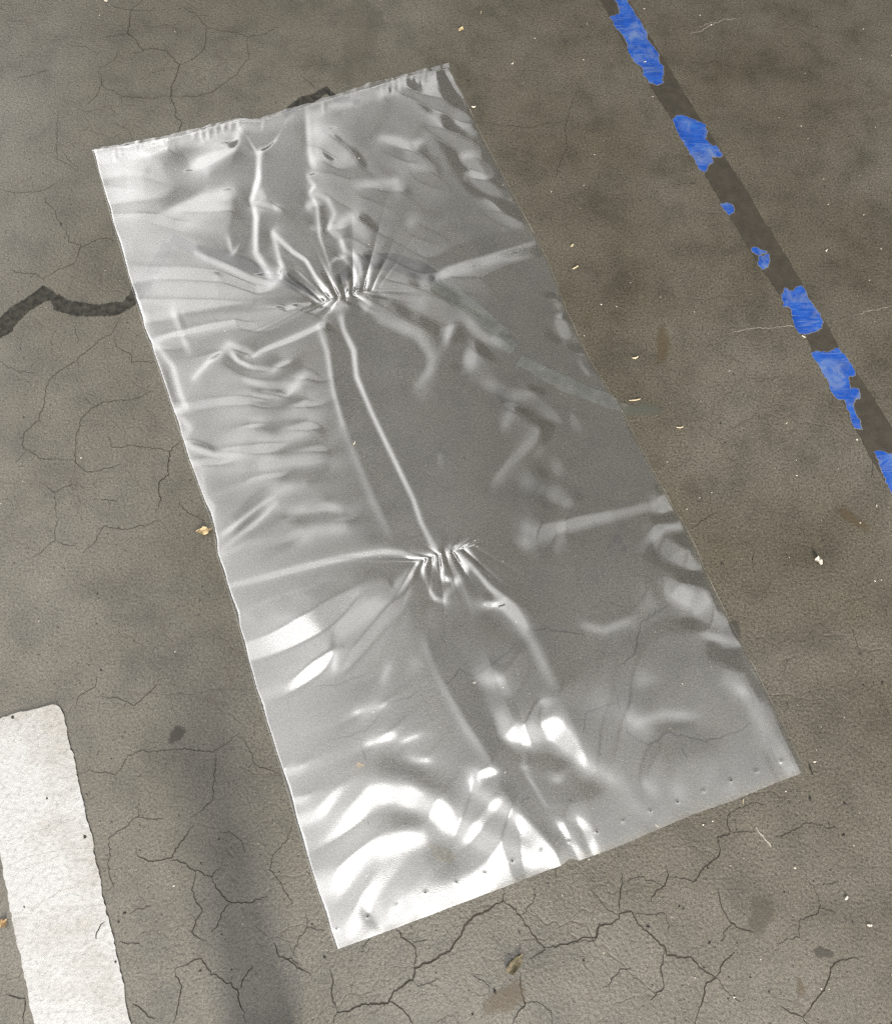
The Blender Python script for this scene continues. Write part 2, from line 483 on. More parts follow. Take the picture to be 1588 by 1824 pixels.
cr(1.3, *a, [(350,885),(500,885),(515,980)], [(740,1190),(800,1270),(860,1310)], [(830,390),(940,360),(985,370)], [(810,490),(930,490)], [(1020,525),(1100,495),(1180,440),(1330,480)], [(820,940),(780,980),(760,1020)],
   [(1040,1040),(1090,1010),(1140,1000),(1150,915),(1230,880),(1240,850),(1210,760),(1170,730)], [(1240,860),(1320,885)], [(135,770),(190,830),(270,890)], [(200,1240),(285,1155),(350,1165)], [(1250,750),(1330,735)], [(300,730),(390,710),(480,745)])
a = (380, 960, 2.647)   # under the film
cr(3.2, *a, [(1090,680),(1170,620),(1230,640),(1390,540),(1430,480)])
cr(2.6, *a, [(540,950),(640,930),(720,900),(820,780),(900,750),(1000,720)], [(700,960),(720,1050)], [(480,700),(560,690),(720,640)], [(1440,1240),(1500,1220)])
a = (860, 960, 2.647)
cr(2.8, *a, [(610,680),(650,800),(680,920),(780,975),(870,920),(1040,960),(1200,910),(1260,870)], [(640,600),(710,560),(740,400),(880,310)], [(480,450),(300,420),(200,440)], [(470,920),(480,830),(620,770)], [(930,980),(960,1040)])
a = (480, 0, 2.647)
cr(1.2, *a, [(980,570),(1090,590),(1220,600),(1420,565)], [(150,360),(230,420)], [(1440,440),(1400,560),(1395,700),(1340,850)], [(1480,640),(1500,690)], [(1195,830),(1215,880)], [(980,490),(1020,550)])
a = (1100, 700, 3.041)
cr(1.1, *a, [(400,740),(470,690),(530,650)], [(1250,1250),(1285,1350),(1320,1420)], [(660,797),(725,830),(735,900),(730,960)], [(440,180),(510,240)], [(1360,320),(1385,380),(1375,470)])
ncr = 0
for w, pl in CR:
    x, y = np.mean(pl, 0)
    pm = poly_m(pl)
    pxm = 0.00072
    ribbon('crack', pm, w * pxm * (.85 if w > 1.7 else .75), 0.0001, M_CRACK if w > 1.7 else M_HAIR, seed=ncr, parent=floor)
    ncr += 1

def stain(cx, cy, rx, ry, ang, mat, z=.0007, seed=0, name='stain'):
    n, rings = 28, 6
    c = gp((cx, cy))
    V = [(c[0], c[1], z)]; fade = [1.0]; Fc = []
    r = np.random.default_rng(seed)
    ph = r.random(4) * 6.28
    for k in range(1, rings + 1):
        for i in range(n):
            t = i / n * 2 * math.pi
            q = 1 + .18 * math.sin(2 * t + ph[0]) + .12 * math.sin(3 * t + ph[1]) + .08 * math.sin(5 * t + ph[2])
            x, y = math.cos(t) * rx * q * k / rings, math.sin(t) * ry * q * k / rings
            x, y = x * math.cos(ang) - y * math.sin(ang), x * math.sin(ang) + y * math.cos(ang)
            p = gp((cx + x, cy + y))
            V.append((p[0], p[1], z)); fade.append(1 - (k / rings) ** 2)
    for i in range(n): Fc.append((0, 1 + i, 1 + (i + 1) % n))
    for k in range(rings - 1):
        for i in range(n):
            a_, b_ = 1 + k * n + i, 1 + k * n + (i + 1) % n
            Fc.append((a_, a_ + n, b_ + n, b_))
    me = mesh_from(name, V, Fc)
    at = me.attributes.new('fade', 'FLOAT', 'POINT')
    at.data.foreach_set('value', fade)
    return link(name, me, mat, parent=floor)
st = [(1355,1630,34,40,0,M_STAIN), (315,1308,22,15,-.5,M_DARK), (1465,1698,20,14,.2,M_DARK), (1516,924,42,13,.55,M_BROWN), (897,705,20,14,.2,M_DARK),
      (1100,962,13,10,0,M_DARK), (1086,975,7,6,0,M_DARK), (1112,980,8,5,0,M_DARK), (1140,731,46,16,0,M_GREY), (1180,615,18,40,.1,M_BROWN), (1425,1760,10,20,0,M_BROWN), (900,1780,50,34,-.7,M_BROWN), (1304,1128,16,30,.3,M_DARK),
      (1230,870,26,24,0,M_FAINT), (640,60,50,90,.2,M_FAINT)]
for i, s in enumerate(st): 
    stain(*s[:5], s[5], z=.0005 + .00006 * i, seed=i)

def strip(pl, width_px):
    """left and right outline of a band following a pixel polyline"""
    p = np.array(pl, float)
    w = np.array(width_px if hasattr(width_px, '__len__') else [width_px] * len(p), float)
    t = np.gradient(p, axis=0); t /= np.linalg.norm(t, axis=1)[:, None]
    n = np.stack([-t[:, 1], t[:, 0]], 1)
    return np.concatenate([p + n * w[:, None] / 2, (p - n * w[:, None] / 2)[::-1]])
# dark sealant brushed over an old crack, running on under the bag
seal = [
        ([(305,424),(345,444),(395,458),(440,470),(500,500),(560,520)], [18,20,24,22,18,14], 'dark sealant streak under the upper left film'),
        ([(600,500),(645,468),(700,466),(745,480),(772,496)], [14,26,30,32,26], 'dark sealant patch under the film right of the upper gather'),
        ([(772,500),(808,524),(850,562),(890,600),(915,622)], [26,32,36,34,22], 'worn sealant arc under the right half of the film'),
        ([(925,640),(975,668),(1020,690),(1075,712),(1118,730)], [18,26,26,22,16], 'worn sealant trace running to the bag\'s right edge'),
        ([(505,205),(535,182),(560,174),(582,160),(600,176),(640,182)], [12,17,13,12,10,8], 'short dark sealant patch poking out above the bag')]
for i, (pl, w, lab) in enumerate(seal):
    ol = jag(poly_m(strip(pl, w)), .004, .0008, True)
    slab('crack_sealant', ol, 0, .0008 + .00004 * i, M_FSEAL if 'worn' in lab else M_SEAL, label=lab, cat='sealant', group='sealant bands on the floor')

# unseen stand-in for the person behind the camera, added for the lower left shadow
pc = gp((492, 1965))
def lathe(name, c, prof, mat, n=32, **kw):
    V, Fc = [], []
    for (r_, z_) in prof:
        for i in range(n):
            t = i / n * 2 * math.pi
            V.append((c[0] + r_ * math.cos(t), c[1] + r_ * math.sin(t), z_))
    for k in range(len(prof) - 1):
        for i in range(n):
            Fc.append((k*n+i, k*n+(i+1)%n, (k+1)*n+(i+1)%n, (k+1)*n+i))
    Fc.append(tuple((len(prof)-1)*n+i for i in range(n)))
    return link(name, mesh_from(name, V, Fc, False), mat, **kw)
lathe('shadow_caster', pc, [(.048, 0), (.048, .008), (.040, .010), (.040, .27), (.037, .285), (.02, .293), (.004, .296)], simple('dark_shadow_caster', (.05, .05, .05), .5),
      label='dark round stand-in just below the frame, added to cast the soft shadow at lower left', cat='shadow_caster')

slab('crack_sealant', jag(poly_m([(-40,598),(-10,572),(18,550),(50,528),(77,509),(84,513),(118,534),(150,539),(178,543),(215,538),(232,522),(262,478),(290,432),(306,440),(284,486),(258,520),(243,541),(216,558),(180,563),(150,563),(120,560),(98,550),(90,534),(76,537),(64,545),(48,556),(34,572),(24,590),(0,602),(-40,640)]), .003, .0011, True),
     0, .00085, M_SEAL, label='dark sealant band zigzagging in from the left edge to the bag', cat='sealant', group='sealant bands on the floor')

# ------------------------------------------------------------------ tape residue and blue tape remnants
resL = [(1052,-30),(1068,0),(1085,32),(1160,157),(1200,217),(1255,312),(1300,387),(1330,440),(1390,530),(1438,606),(1500,716),(1542,800),(1600,900)]
resR = [(1660,880),(1588,762),(1490,612),(1430,510),(1345,366),(1285,270),(1200,135),(1128,15),(1100,-30)]
slab('tape_residue', jag(poly_m(resL + resR), .006, .0007, True), 0, .0009, M_RESID,
     label='dark straight track of old tape adhesive along the right side', cat='residue')
za, zb = (1020, 0, 3.97), (1240, 330, 3.2)
tapes = [
 (zm(*za, [(280,-20),(310,15),(335,70),(325,100),(262,125),(300,190),(340,240),(380,310),(390,360),(430,430),(480,470),(495,530),(540,590),(590,605),(635,590),(640,500),(635,465),(610,450),(612,380),(570,330),(520,280),(515,220),(470,150),(430,80),(385,30),(372,-20)]), 'long blue tape scrap at the top edge, first of the row'),
 (zm(*za, [(718,850),(735,820),(800,825),(860,850),(930,885),(945,930),(930,985),(985,1035),(1020,1035),(1055,1100),(1020,1108),(985,1110),(990,1155),(955,1175),(935,1212),(900,1200),(850,1130),(800,1040),(745,950),(725,900)]), 'blue tape scrap with a small tab, second from the top'),
 (zm(*za, [(1050,1440),(1085,1435),(1120,1445),(1138,1470),(1130,1500),(1095,1518),(1070,1490)]), 'tiny lone blue tape fleck between two larger scraps'),
 (zm(*zb, [(315,362),(335,357),(400,375),(395,383),(345,398),(325,390)]), 'narrow upper piece of the small split blue tape pair'),
 (zm(*zb, [(345,405),(410,398),(414,430),(408,470),(370,478),(345,450),(355,430)]), 'square lower piece of the small split blue tape pair'),
 (zm(*zb, [(495,590),(512,592),(530,605),(555,605),(570,580),(595,573),(618,590),(640,640),(690,720),(722,780),(690,830),(640,848),(585,852),(560,800),(540,740),(530,695),(490,690),(488,640)]), 'scratched blue tape scrap with a notched top, right side'),
 (zm(*zb, [(655,960),(690,948),(750,952),(805,925),(840,960),(880,1030),(908,1080),(870,1095),(865,1130),(880,1160),(910,1160),(932,1218),(900,1220),(888,1270),(905,1300),(935,1340),(942,1395),(900,1390),(872,1340),(868,1290),(845,1230),(795,1215),(750,1130),(700,1040)]), 'blue tape scrap with a long dripping tail'),
 (zm(*zb, [(1018,1520),(1050,1518),(1085,1535),(1130,1535),(1240,1700),(1180,1840),(1114,1750),(1080,1690),(1040,1600)]), 'blue tape scrap cut off by the right edge'),
]
for pl, lab in tapes:
    ol = jag(poly_m(pl), .0025, .0010, True)
    o = slab('tape_scrap', ol, .0009, .00135, M_BLUE, label=lab, cat='tape', group='blue tape scraps on the adhesive track')
    c = ol.mean(0)
    t = np.roll(ol, -1, 0) - np.roll(ol, 1, 0); t /= np.linalg.norm(t, axis=1)[:, None] + 1e-9
    area = np.sum(ol[:, 0] * np.roll(ol[:, 1], -1) - ol[:, 1] * np.roll(ol[:, 0], -1))
    nrm = np.stack([t[:, 1], -t[:, 0]], 1) * np.sign(area)
    slab('adhesive_rim', ol + nrm * (.0007 + .0006 * rng.random(len(ol)))[:, None], .0009, .0011, M_TAPEEDGE, parent=o)

# ------------------------------------------------------------------ white painted line
wl = [(-60,1296),(0,1280),(20,1273),(50,1266),(85,1257),(100,1256),(109,1261),(114,1272),(121,1310),(135,1368),(152,1445),(160,1475),(172,1530),(191,1625),(209,1700),(235,1840),(245,1900),
      (80,1900),(66,1840),(55,1790),(35,1690),(14,1590),(0,1508),(-30,1400)]
line = slab('white_line', jag(poly_m(wl), .004, .0007, True), 0, .0022, M_WHITE,
            label='thick white painted floor line with rounded end, lower left', cat='floor marking')
sb = line.modifiers.new('bevel', 'BEVEL'); sb.width = .0006; sb.segments = 2; sb.limit_method = 'ANGLE'; sb.angle_limit = math.radians(50)
a = (0, 1200, 2.922)
for i, (w, pl) in enumerate([(2.0, [(75,1252),(200,1200),(350,1125),(525,1055)]), (1.2, [(10,890),(150,835),(300,790),(450,735)]), (1.0, [(50,990),(250,925),(470,900)]), (3.2, [(552,1290),(530,1330),(505,1385)]),
      (1.0, [(505,1385),(480,1430),(460,1470)]), (1.0, [(0,475),(50,385),(110,290),(170,205)]), (1.0, [(5,440),(80,340)]), (1.0, [(360,545),(410,515)]), (1.0, [(60,1060),(150,1010),(400,930)]), (2.6, [(445,845),(447,885)]), (1.0, [(350,1240),(540,1205)])]):
    ribbon('scratch', poly_m(zm(*a, pl)), w * .0006, .00222, M_SCUFF if w < 3 else M_CRACK, seed=500 + i, lip=.0001, parent=line)
for i, (x, y, r_) in enumerate([(70,228,4),(248,650,2.5),(445,850,4),(130,1215,2),(605,1500,3)]):
    px_, py_ = zm(*a, [(x, y)])[0]
    t = np.linspace(0, 2 * math.pi, 9)[:-1]
    slab('paint_chip', np.array([gp((px_ + math.cos(u) * r_ * .7 * (1 + .3 * math.sin(3 * u + i)), py_ + math.sin(u) * r_ * (1 + .2 * math.cos(2 * u)))) for u in t]), .0018, .00235, M_CRACK, parent=line)

# ------------------------------------------------------------------ the plastic bag
bag = link('plastic_bag', None, label='large clear glossy plastic bag lying flat and creased on the concrete', cat='bag')
def curve(pts, n):
    p = poly_m(pts)
    s = np.concatenate([[0], np.cumsum(np.linalg.norm(np.diff(p, axis=0), axis=1))]); s /= s[-1]
    t = np.linspace(0, 1, n)
    return np.stack([np.interp(t, s, p[:, i]) for i in (0, 1)], 1)
NU, NV = 500, 1010
LEFT = [(166,272),(205,412),(245,548),(262,604),(268,616),(306,727),(336,822),(380,940),(386,988),(404,1045),(419,1095),(455,1228),(500,1370),(540,1510),(598,1692)]
RIGHT = [(801,124),(822,165),(862,250),(905,330),(944,405),(958,430),(976,466),(1012,560),(1050,640),(1112,742),(1150,815),(1191,892),(1222,940),(1270,1050),(1322,1150),(1380,1262),(1435,1375)]
TOP = [(166,272),(240,262),(300,252),(380,230),(430,217),(462,219),(520,200),(560,190),(640,166),(720,142),(801,124)]
BOT = [(598,1692),(700,1655),(800,1617),(900,1579),(975,1550),(1000,1541),(1012,1530),(1030,1533),(1056,1524),(1100,1508),(1230,1452),(1310,1424),(1378,1396),(1412,1383),(1435,1375)]
L_, R_, T_, B_ = curve(LEFT, NV), curve(RIGHT, NV), curve(TOP, NU), curve(BOT, NU)
u = np.linspace(0, 1, NU)[None, :, None]; v = np.linspace(0, 1, NV)[:, None, None]
XY = (1 - u) * L_[:, None] + u * R_[:, None] + (1 - v) * T_[None] + v * B_[None] \
     - ((1 - u) * (1 - v) * L_[0] + u * (1 - v) * R_[0] + (1 - u) * v * L_[-1] + u * v * R_[-1])
PXX, PYY = PX(XY[..., 0], XY[..., 1])

# light-catching slopes: each fold is a stroke whose face leans towards (+) or away from (-) the added glow panel
g = np.zeros((NV, NU))
def stroke(amp, w, *pts, soft=1.0):
    p = np.array(pts, float)
    if len(p) == 1: p = np.concatenate([p, p + [[.5, 0]]])
    w = w * 1.15
    m = w * 6 + 12
    sel = (PXX > p[:, 0].min() - m) & (PXX < p[:, 0].max() + m) & (PYY > p[:, 1].min() - m) & (PYY < p[:, 1].max() + m)
    if not sel.any(): return
    x, y = PXX[sel], PYY[sel]
    best = np.full(x.shape, 1e9); bt = np.zeros(x.shape)
    ns = len(p) - 1
    for i in range(ns):
        a_, b_ = p[i], p[i + 1]
        ab = b_ - a_
        t = np.clip(((x - a_[0]) * ab[0] + (y - a_[1]) * ab[1]) / (ab @ ab + 1e-9), 0, 1)
        d = (x - a_[0] - t * ab[0]) ** 2 + (y - a_[1] - t * ab[1]) ** 2
        k = d < best
        best[k] = d[k]; bt[k] = (i + t[k]) / ns
    d = np.sqrt(best)
    fall = np.exp(-(d / w) ** 2)
    if len(pts) > 1:
        fall = fall * (0.45 + 0.55 * np.clip(np.minimum(bt, 1 - bt) * 5 + .15, 0, 1))
    g[sel] += amp * (.85 * fall +   .18 * np.exp(-(d / (2.6 * w + 4)) ** 2))
S = stroke
# -- upper left panel
S(.8,7,(217,272),(255,278),(293,264)); S(.6,5,(230,262),(238,282)); S(.6,5,(262,262),(268,284)); S(.6,4,(285,258),(291,276))
S(.9,6,(426,238),(421,272),(382,288),(341,302)); S(.6,14,(350,296),(395,272)); S(-.8,16,(303,288),(318,305),(334,322)); S(.45,22,(225,330),(262,330))
S(.35,26,(200,300),(240,400)); S(-.75,10,(296,367),(352,336),(407,315)); S(.75,11,(296,383),(365,364),(417,350)); S(.5,10,(330,400),(405,378))
S(-1.1,13,(437,255),(439,330),(435,395),(424,440)); S(1.3,5,(463,277),(461,322),(449,360),(457,392),(457,454),(487,506))
S(.7,2.6,(428,236),(442,250),(457,276),(468,276),(490,257),(514,215)); S(-.5,18,(465,240),(500,230)); S(-.8,11,(480,290),(484,345)); S(.9,4.5,(452,364),(478,372),(500,378))
S(.6,8,(462,345),(475,360)); S(-.8,10,(474,398),(466,446)); S(-1.1,15,(540,210),(527,274),(520,336),(532,392),(556,447),(603,524))
S(1.1,5,(547,198),(551,274),(560,302)); S(.9,13,(570,240),(595,270),(625,291)); S(.6,10,(560,215),(568,300)); S(.9,3,(514,328),(535,378)); S(.9,8,(549,372)); S(.7,9,(553,412))
S(1.0,3,(549,319),(560,336),(553,347),(566,374),(570,426),(591,489),(605,520)); S(1.1,3.4,(563,350),(584,360),(596,385),(584,412),(605,426),(615,451),(636,464),(650,510))
S(-.6,6,(572,375),(580,420),(598,470)); S(1.0,10,(598,408),(625,395),(652,424)); S(1.0,3,(591,475),(598,463),(615,464),(632,489),(639,513)); S(-.6,6,(612,480),(622,505))
S(1.1,4,(352,458),(400,478),(442,499),(483,511),(501,503),(502,478),(487,419)); S(-.7,8,(360,448),(420,470),(470,492)); S(1.1,3.6,(488,420),(521,454),(546,468),(563,499),(587,530)); S(-.7,7,(500,450),(540,485),(575,530))
S(.9,3,(525,482),(556,510),(584,537)); S(-.5,5,(520,492),(550,520)); 
S(.8,4,(408,428),(416,457),(428,440)); S(.3,34,(240,470),(330,510),(420,525),(500,535)); S(.35,16,(250,520),(340,520),(460,528)); S(-.6,6,(338,563),(476,545),(546,542))
S(.35,12,(290,560),(400,548)); S(1.1,3.8,(265,613),(324,597),(372,586),(442,570),(511,555),(580,541)); S(.8,7,(255,565),(262,600)); S(.7,5,(310,558),(325,595),(338,631)); S(-.5,5,(320,565),(335,612))
# -- gather
S(1.3,3.2,(575,541),(583,521),(590,546),(598,528),(606,543),(614,540),(622,508),(630,530),(640,520),(648,526),(655,508),(663,520),(673,514)); S(-1.0,4,(586,533),(601,537),(618,528),(636,528),(652,520))
S(1.0,4,(585,548),(600,552),(618,546)); S(.9,6,(640,535),(656,548),(648,556)); S(-.8,5,(640,552),(662,560)); S(1,3,(640,545),(652,556),(668,562))
# -- upper right panel
S(1.2,6,(799,127),(823,165),(846,212)); S(1.0,6,(723,153),(754,167),(775,156),(768,137)); S(.9,6,(782,167),(809,184),(837,212)); S(.9,7,(768,198),(789,225),(816,239)); S(.7,5,(851,232)); S(.5,12,(800,150),(815,175))
S(1.1,7,(681,250),(709,257),(730,270),(746,260)); S(.8,4,(676,166),(682,180)); S(1.3,10,(828,284),(854,319),(882,357),(920,396),(941,406)); S(-.5,10,(850,290),(895,350)); S(.6,8,(636,336),(674,333),(705,329),(709,347)); S(.4,9,(733,402))
S(-.6,20,(674,184),(647,253)); S(.3,18,(720,300),(780,290)); S(-.9,10,(760,484),(823,461),(906,433),(948,416)); S(1.1,10,(760,500),(837,475),(892,458),(951,447)); S(1.1,5,(996,572),(1003,600)); S(.6,8,(986,530),(1007,551)); S(1.0,7,(1031,593),(1045,631))
S(.9,5,(664,516),(700,514),(733,520)); S(.5,12,(726,555),(754,541)); S(.9,7,(802,582),(795,617)); S(-.7,10,(820,590),(808,640)); S(.8,8,(823,572),(865,606),(888,611)); S(-.4,9,(850,590),(880,597)); S(.7,9,(836,630),(838,655))
S(.3,30,(720,470),(860,480)); S(.35,20,(740,540),(800,560))
# -- middle left panel
S(1.2,4.2,(348,678),(382,640),(410,619),(431,626),(455,636),(486,622),(524,608),(576,584)); S(1.1,4.2,(410,626),(424,647),(452,660),(486,664),(514,650)); S(-.9,7,(424,632),(450,647),(490,642)); S(-.8,8,(403,645),(438,668),(493,673),(530,655))
S(1.0,5,(438,681),(479,693),(524,688),(542,678)); S(-.7,5,(452,699),(507,701)); S(.9,5,(455,710),(493,712),(535,699)); S(-.7,6,(455,722),(507,722),(542,712)); S(.8,6,(452,757),(493,750),(542,733)); S(-.7,6,(459,766),(542,752))
S(.8,7,(466,792),(507,785),(556,771)); S(-.7,8,(493,813),(576,782)); S(.9,8,(472,834),(524,827),(569,823)); S(-.9,9,(521,856),(576,836)); S(.9,6,(386,971),(438,922),(493,881),(542,866)); S(-.7,7,(424,924),(472,882),(524,852))
S(.8,4,(393,985),(445,946),(493,901)); S(-.6,4,(420,950),(470,908)); S(.9,7,(521,918),(576,906),(604,910)); S(-.6,8,(524,931),(611,919)); S(.8,8,(531,965),(562,951),(611,941)); S(.4,46,(410,700),(430,760)); S(.35,42,(430,810),(470,860)); S(.3,30,(520,800),(570,700))
S(.75,4,(569,591),(583,629),(594,699),(611,761)); S(.3,7,(611,761),(639,830),(666,899),(694,955)); S(-.9,12,(606,612),(614,699),(646,785),(687,872),(729,948)); S(1.3,4.6,(608,570),(614,595),(630,629),(635,674),(663,740),(698,813),(736,892),(750,934),(774,982))
S(-.9,28,(660,665),(690,740),(735,820),(775,900)); S(-.9,13,(628,584),(680,610),(729,628),(748,648)); S(.8,10,(680,574),(743,598),(768,640),(763,667),(746,688)); S(.9,4,(282,622),(310,657),(323,705),(334,730),(313,734)); S(.9,4,(323,747),(341,768),(327,782)); S(.9,5,(330,795),(382,813),(424,809)); S(-.7,5,(344,793),(386,803))
S(-.5,6,(295,660),(312,720)); S(.8,4,(358,837),(365,889),(381,906),(379,937)); S(1.0,3.2,(268,612),(306,726),(334,813),(379,934),(386,986)); S(.5,16,(330,840),(420,830)); S(-.4,12,(350,820),(400,825))
S(1.3,4.5,(403,1048),(472,1031),(542,1014),(611,998),(680,986),(715,988),(743,996)); S(-1.1,13,(414,1070),(507,1046),(611,1019),(722,1002)); S(.9,2.8,(420,1095),(507,1062),(576,1041),(680,1014))
# -- middle right panel
S(.6,12,(837,644)); S(.4,8,(862,684),(884,695)); S(.45,7,(906,710),(950,704)); S(.5,8,(895,764),(910,739)); S(.55,10,(873,867),(906,830),(954,779)); S(.6,10,(786,845),(782,808)); S(-.5,24,(808,779),(826,852)); S(-.5,50,(800,910)); S(.35,12,(936,861)); S(.25,10,(990,837)); S(.35,12,(985,885)); S(.5,11,(1008,903)); S(.55,9,(936,943)); S(.6,9,(928,967),(942,970))
S(1.1,10,(958,954),(1009,936),(1082,918),(1184,893)); S(-.9,8,(972,925),(1045,914),(1155,897)); S(.9,7,(1191,892),(1170,930),(1158,965)); S(.8,4,(1162,962),(1184,943),(1213,940)); S(.9,6,(1191,896),(1217,933)); S(.7,20,(1191,980),(1246,1017)); S(1.2,13,(1195,1053),(1228,1071),(1262,1088))
S(.25,30,(960,760),(1040,740)); S(.4,12,(1040,660),(1085,700))
# -- second gather
S(1.2,3.2,(742,1003),(755,1000),(768,990),(780,996),(795,985),(815,978),(830,976),(843,981)); S(1.2,3.6,(749,1009),(764,1053),(775,1071),(790,1071),(800,1053)); S(1.2,4,(771,1002),(786,1031),(808,1038),(826,1027),(830,1013),(815,991)); S(-1.0,6,(766,1009),(777,1046)); S(-1.0,6,(793,998),(806,1016)); S(.9,4,(782,1000),(792,1020))
S(1.2,3.8,(815,991),(841,1013),(870,1049),(914,1082),(936,1119)); S(.9,6,(855,1079),(895,1081),(921,1106)); S(-.7,7,(842,1030),(875,1066)); S(-.8,16,(860,1005),(920,1060))
# -- lower left panel
S(1.2,14,(436,1110),(446,1150),(458,1195)); S(.9,14,(493,1115),(576,1141),(682,1073)); S(1.0,20,(470,1172),(550,1168)); S(.6,55,(500,1135)); S(-.7,7,(592,1126),(592,1156)); S(.8,5,(598,1164),(596,1194)); S(.8,13,(614,1107),(667,1081)); S(1.0,7,(701,1054),(735,1024)); S(-.4,3,(690,1020),(701,1051))
S(.6,9,(735,1020),(750,1085),(762,1156),(788,1217),(833,1300),(882,1368)); S(-1.1,16,(748,1036),(764,1111),(790,1187),(835,1262),(884,1338),(930,1413),(985,1490),(1008,1530)); S(.45,6,(682,1215),(694,1187)); S(.7,7,(641,1273),(678,1256)); S(.7,8,(660,1326),(694,1311)); S(.45,6,(720,1323),(743,1311)); S(.7,6,(731,1353),(762,1357))
S(1.1,16,(675,1413),(720,1417),(777,1443),(826,1480),(900,1520),(985,1540)); S(-.4,22,(663,1364),(720,1368),(796,1413)); S(.9,6,(841,1406),(848,1379),(886,1376)); S(.9,11,(852,1413),(909,1451),(960,1500),(998,1540)); S(.6,8,(505,1379),(531,1368)); S(.7,8,(520,1425),(541,1428)); S(.7,12,(533,1466),(567,1451)); S(.8,14,(571,1595),(593,1564)); S(.8,12,(596,1660),(608,1680)); S(.7,12,(661,1602),(692,1655)); S(-.6,8,(648,1629),(676,1655)); S(.6,14,(714,1595),(744,1632)); S(.5,16,(684,1512),(714,1496),(752,1496)); S(-.6,22,(782,1522)); S(-.5,18,(692,1466),(752,1459)); S(-.4,14,(775,1564),(820,1545)); S(.4,40,(640,1500),(600,1440)); S(.5,24,(820,1590),(880,1560))
# -- lower right panel
S(.7,13,(858,1205),(885,1217)); S(1.2,15,(902,1308),(943,1311),(988,1300),(1011,1323)); S(1.0,13,(985,1300),(1022,1342),(1056,1372),(1090,1391)); S(.5,10,(886,1270),(894,1292)); S(-.6,12,(943,1357),(1011,1360)); S(.7,7,(932,1368)); S(.6,9,(992,1391)); S(.6,9,(969,1251)); S(-.5,16,(973,1413),(1068,1406)); S(.7,3,(935,1379),(955,1410),(973,1440))
S(.9,11,(985,1462),(1011,1489),(1026,1530)); S(1.0,7,(1026,1459),(1045,1478),(1056,1519)); S(-.7,5,(1022,1470),(1041,1515)); S(.6,10,(1147,1394),(1162,1413)); S(.8,12,(1200,1398),(1211,1428)); S(.6,10,(1298,1406)); S(.5,14,(1124,1428),(1162,1462)); S(.6,7,(1034,1115),(1072,1126),(1124,1107)); S(-.3,10,(1060,1100),(1110,1090)); S(.3,12,(1140,1206)); S(.7,12,(1113,1274),(1140,1300)); S(.7,8,(1132,1289),(1181,1274),(1234,1277)); S(-.35,7,(1174,1298),(1230,1291))
S(1.2,15,(1204,1062),(1257,1085),(1296,1119)); S(1.2,7,(1253,1134),(1290,1142),(1321,1149)); S(1.0,13,(1294,1217),(1336,1247),(1366,1319),(1404,1366)); S(1.2,11,(1404,1368),(1428,1378)); S(.6,8,(860,1036),(917,1100),(954,1160),(981,1217)); S(.35,26,(1040,1240),(1090,1270)); S(-.5,20,(1000,1100),(1000,1200)); S(-.35,24,(1180,1340),(1280,1320))
# scalloped puckers along the sealed end
r3 = np.random.default_rng(31)
for x0_, x1_, n_ in ((205, 300, 11), (345, 425, 7), (690, 795, 11), (470, 680, 5)):
    for x_ in np.linspace(x0_, x1_, n_):
        y_ = np.interp(x_, [p_[0] for p_ in TOP], [p_[1] for p_ in TOP])
        L_s = r3.uniform(10, 26)
        S(r3.uniform(.5, .9), 2.8, (x_, y_ + 3), (x_ + r3.normal(1, 2), y_ + L_s))
        S(-.6, 3.0, (x_ + 5, y_ + 3), (x_ + 5, y_ + L_s * .8))
# small random puckers so no panel is perfectly smooth
r2 = np.random.default_rng(21)
for i in range(150):
    cx, cy = r2.random(), r2.random()
    p = XY[int(cy * (NV - 1)), int(cx * (NU - 1))]
    px_, py_ = PX(p[0], p[1])
    an = r2.normal(.3, .7); ln = r2.uniform(8, 46)
    S(r2.normal(0, .13), r2.uniform(4, 13), (px_, py_), (px_ + ln * math.cos(an), py_ - ln * math.sin(an)))

un = np.linspace(0, 1, NU)[None, :]
g *= np.interp(un, [0, .47, .62, .88, .96, 1], [1, 1, .55, .55, .6, .6]) * np.where((un > .86) & (np.linspace(0, 1, NV)[:, None] > .6), .7, 1)
# integrate the slopes into a height field (least squares, smooth across the light's direction)
eu = R_[NV // 2] - L_[NV // 2]; lu = np.linalg.norm(eu); eu /= lu
ev = (B_[NU // 2] - T_[NU // 2]); lv = np.linalg.norm(ev); ev /= lv
du, dv = lu / (NU - 1), lv / (NV - 1)
ITER = 5
# how far and which way the film must lean, point by point, for its mirror direction to reach the added panel's glow
view = np.stack([XY[..., 0], XY[..., 1], np.full(XY.shape[:2], -CAM_H)], -1)
hit = XY + view[..., :2] / CAM_H * 4.0
vw = -view / np.linalg.norm(view, axis=-1)[..., None]
# wanted brightness of the film: a base for each panel of the bag plus the strokes
BASE = np.array([[.50,.40,.20,.25,.25,.60],[.45,.50,.30,.45,.30,.30],[.45,.45,.20,.30,.30,.45],[.45,.50,.35,.25,.25,.20],[.60,.60,.50,.25,.30,.25],
                 [.65,.60,.45,.15,.25,.30],[.60,.60,.40,.15,.25,.20],[.45,.50,.35,.12,.20,.25],[.40,.30,.30,.10,.20,.35],[.95,.60,.35,.30,.25,.50],
                 [.40,.40,.40,.25,.30,.40],[.50,.55,.60,.55,.40,.40],[.75,.70,.80,.50,.45,.60]])
BV = [0,.1,.2,.3,.38,.45,.55,.62,.68,.75,.82,.9,1]
bu = np.stack([np.interp(np.linspace(0, 1, NU), np.linspace(0, 1, 6), r_) for r_ in BASE])
base = np.stack([np.interp(np.linspace(0, 1, NV), BV, bu[:, j]) for j in range(NU)], 1)
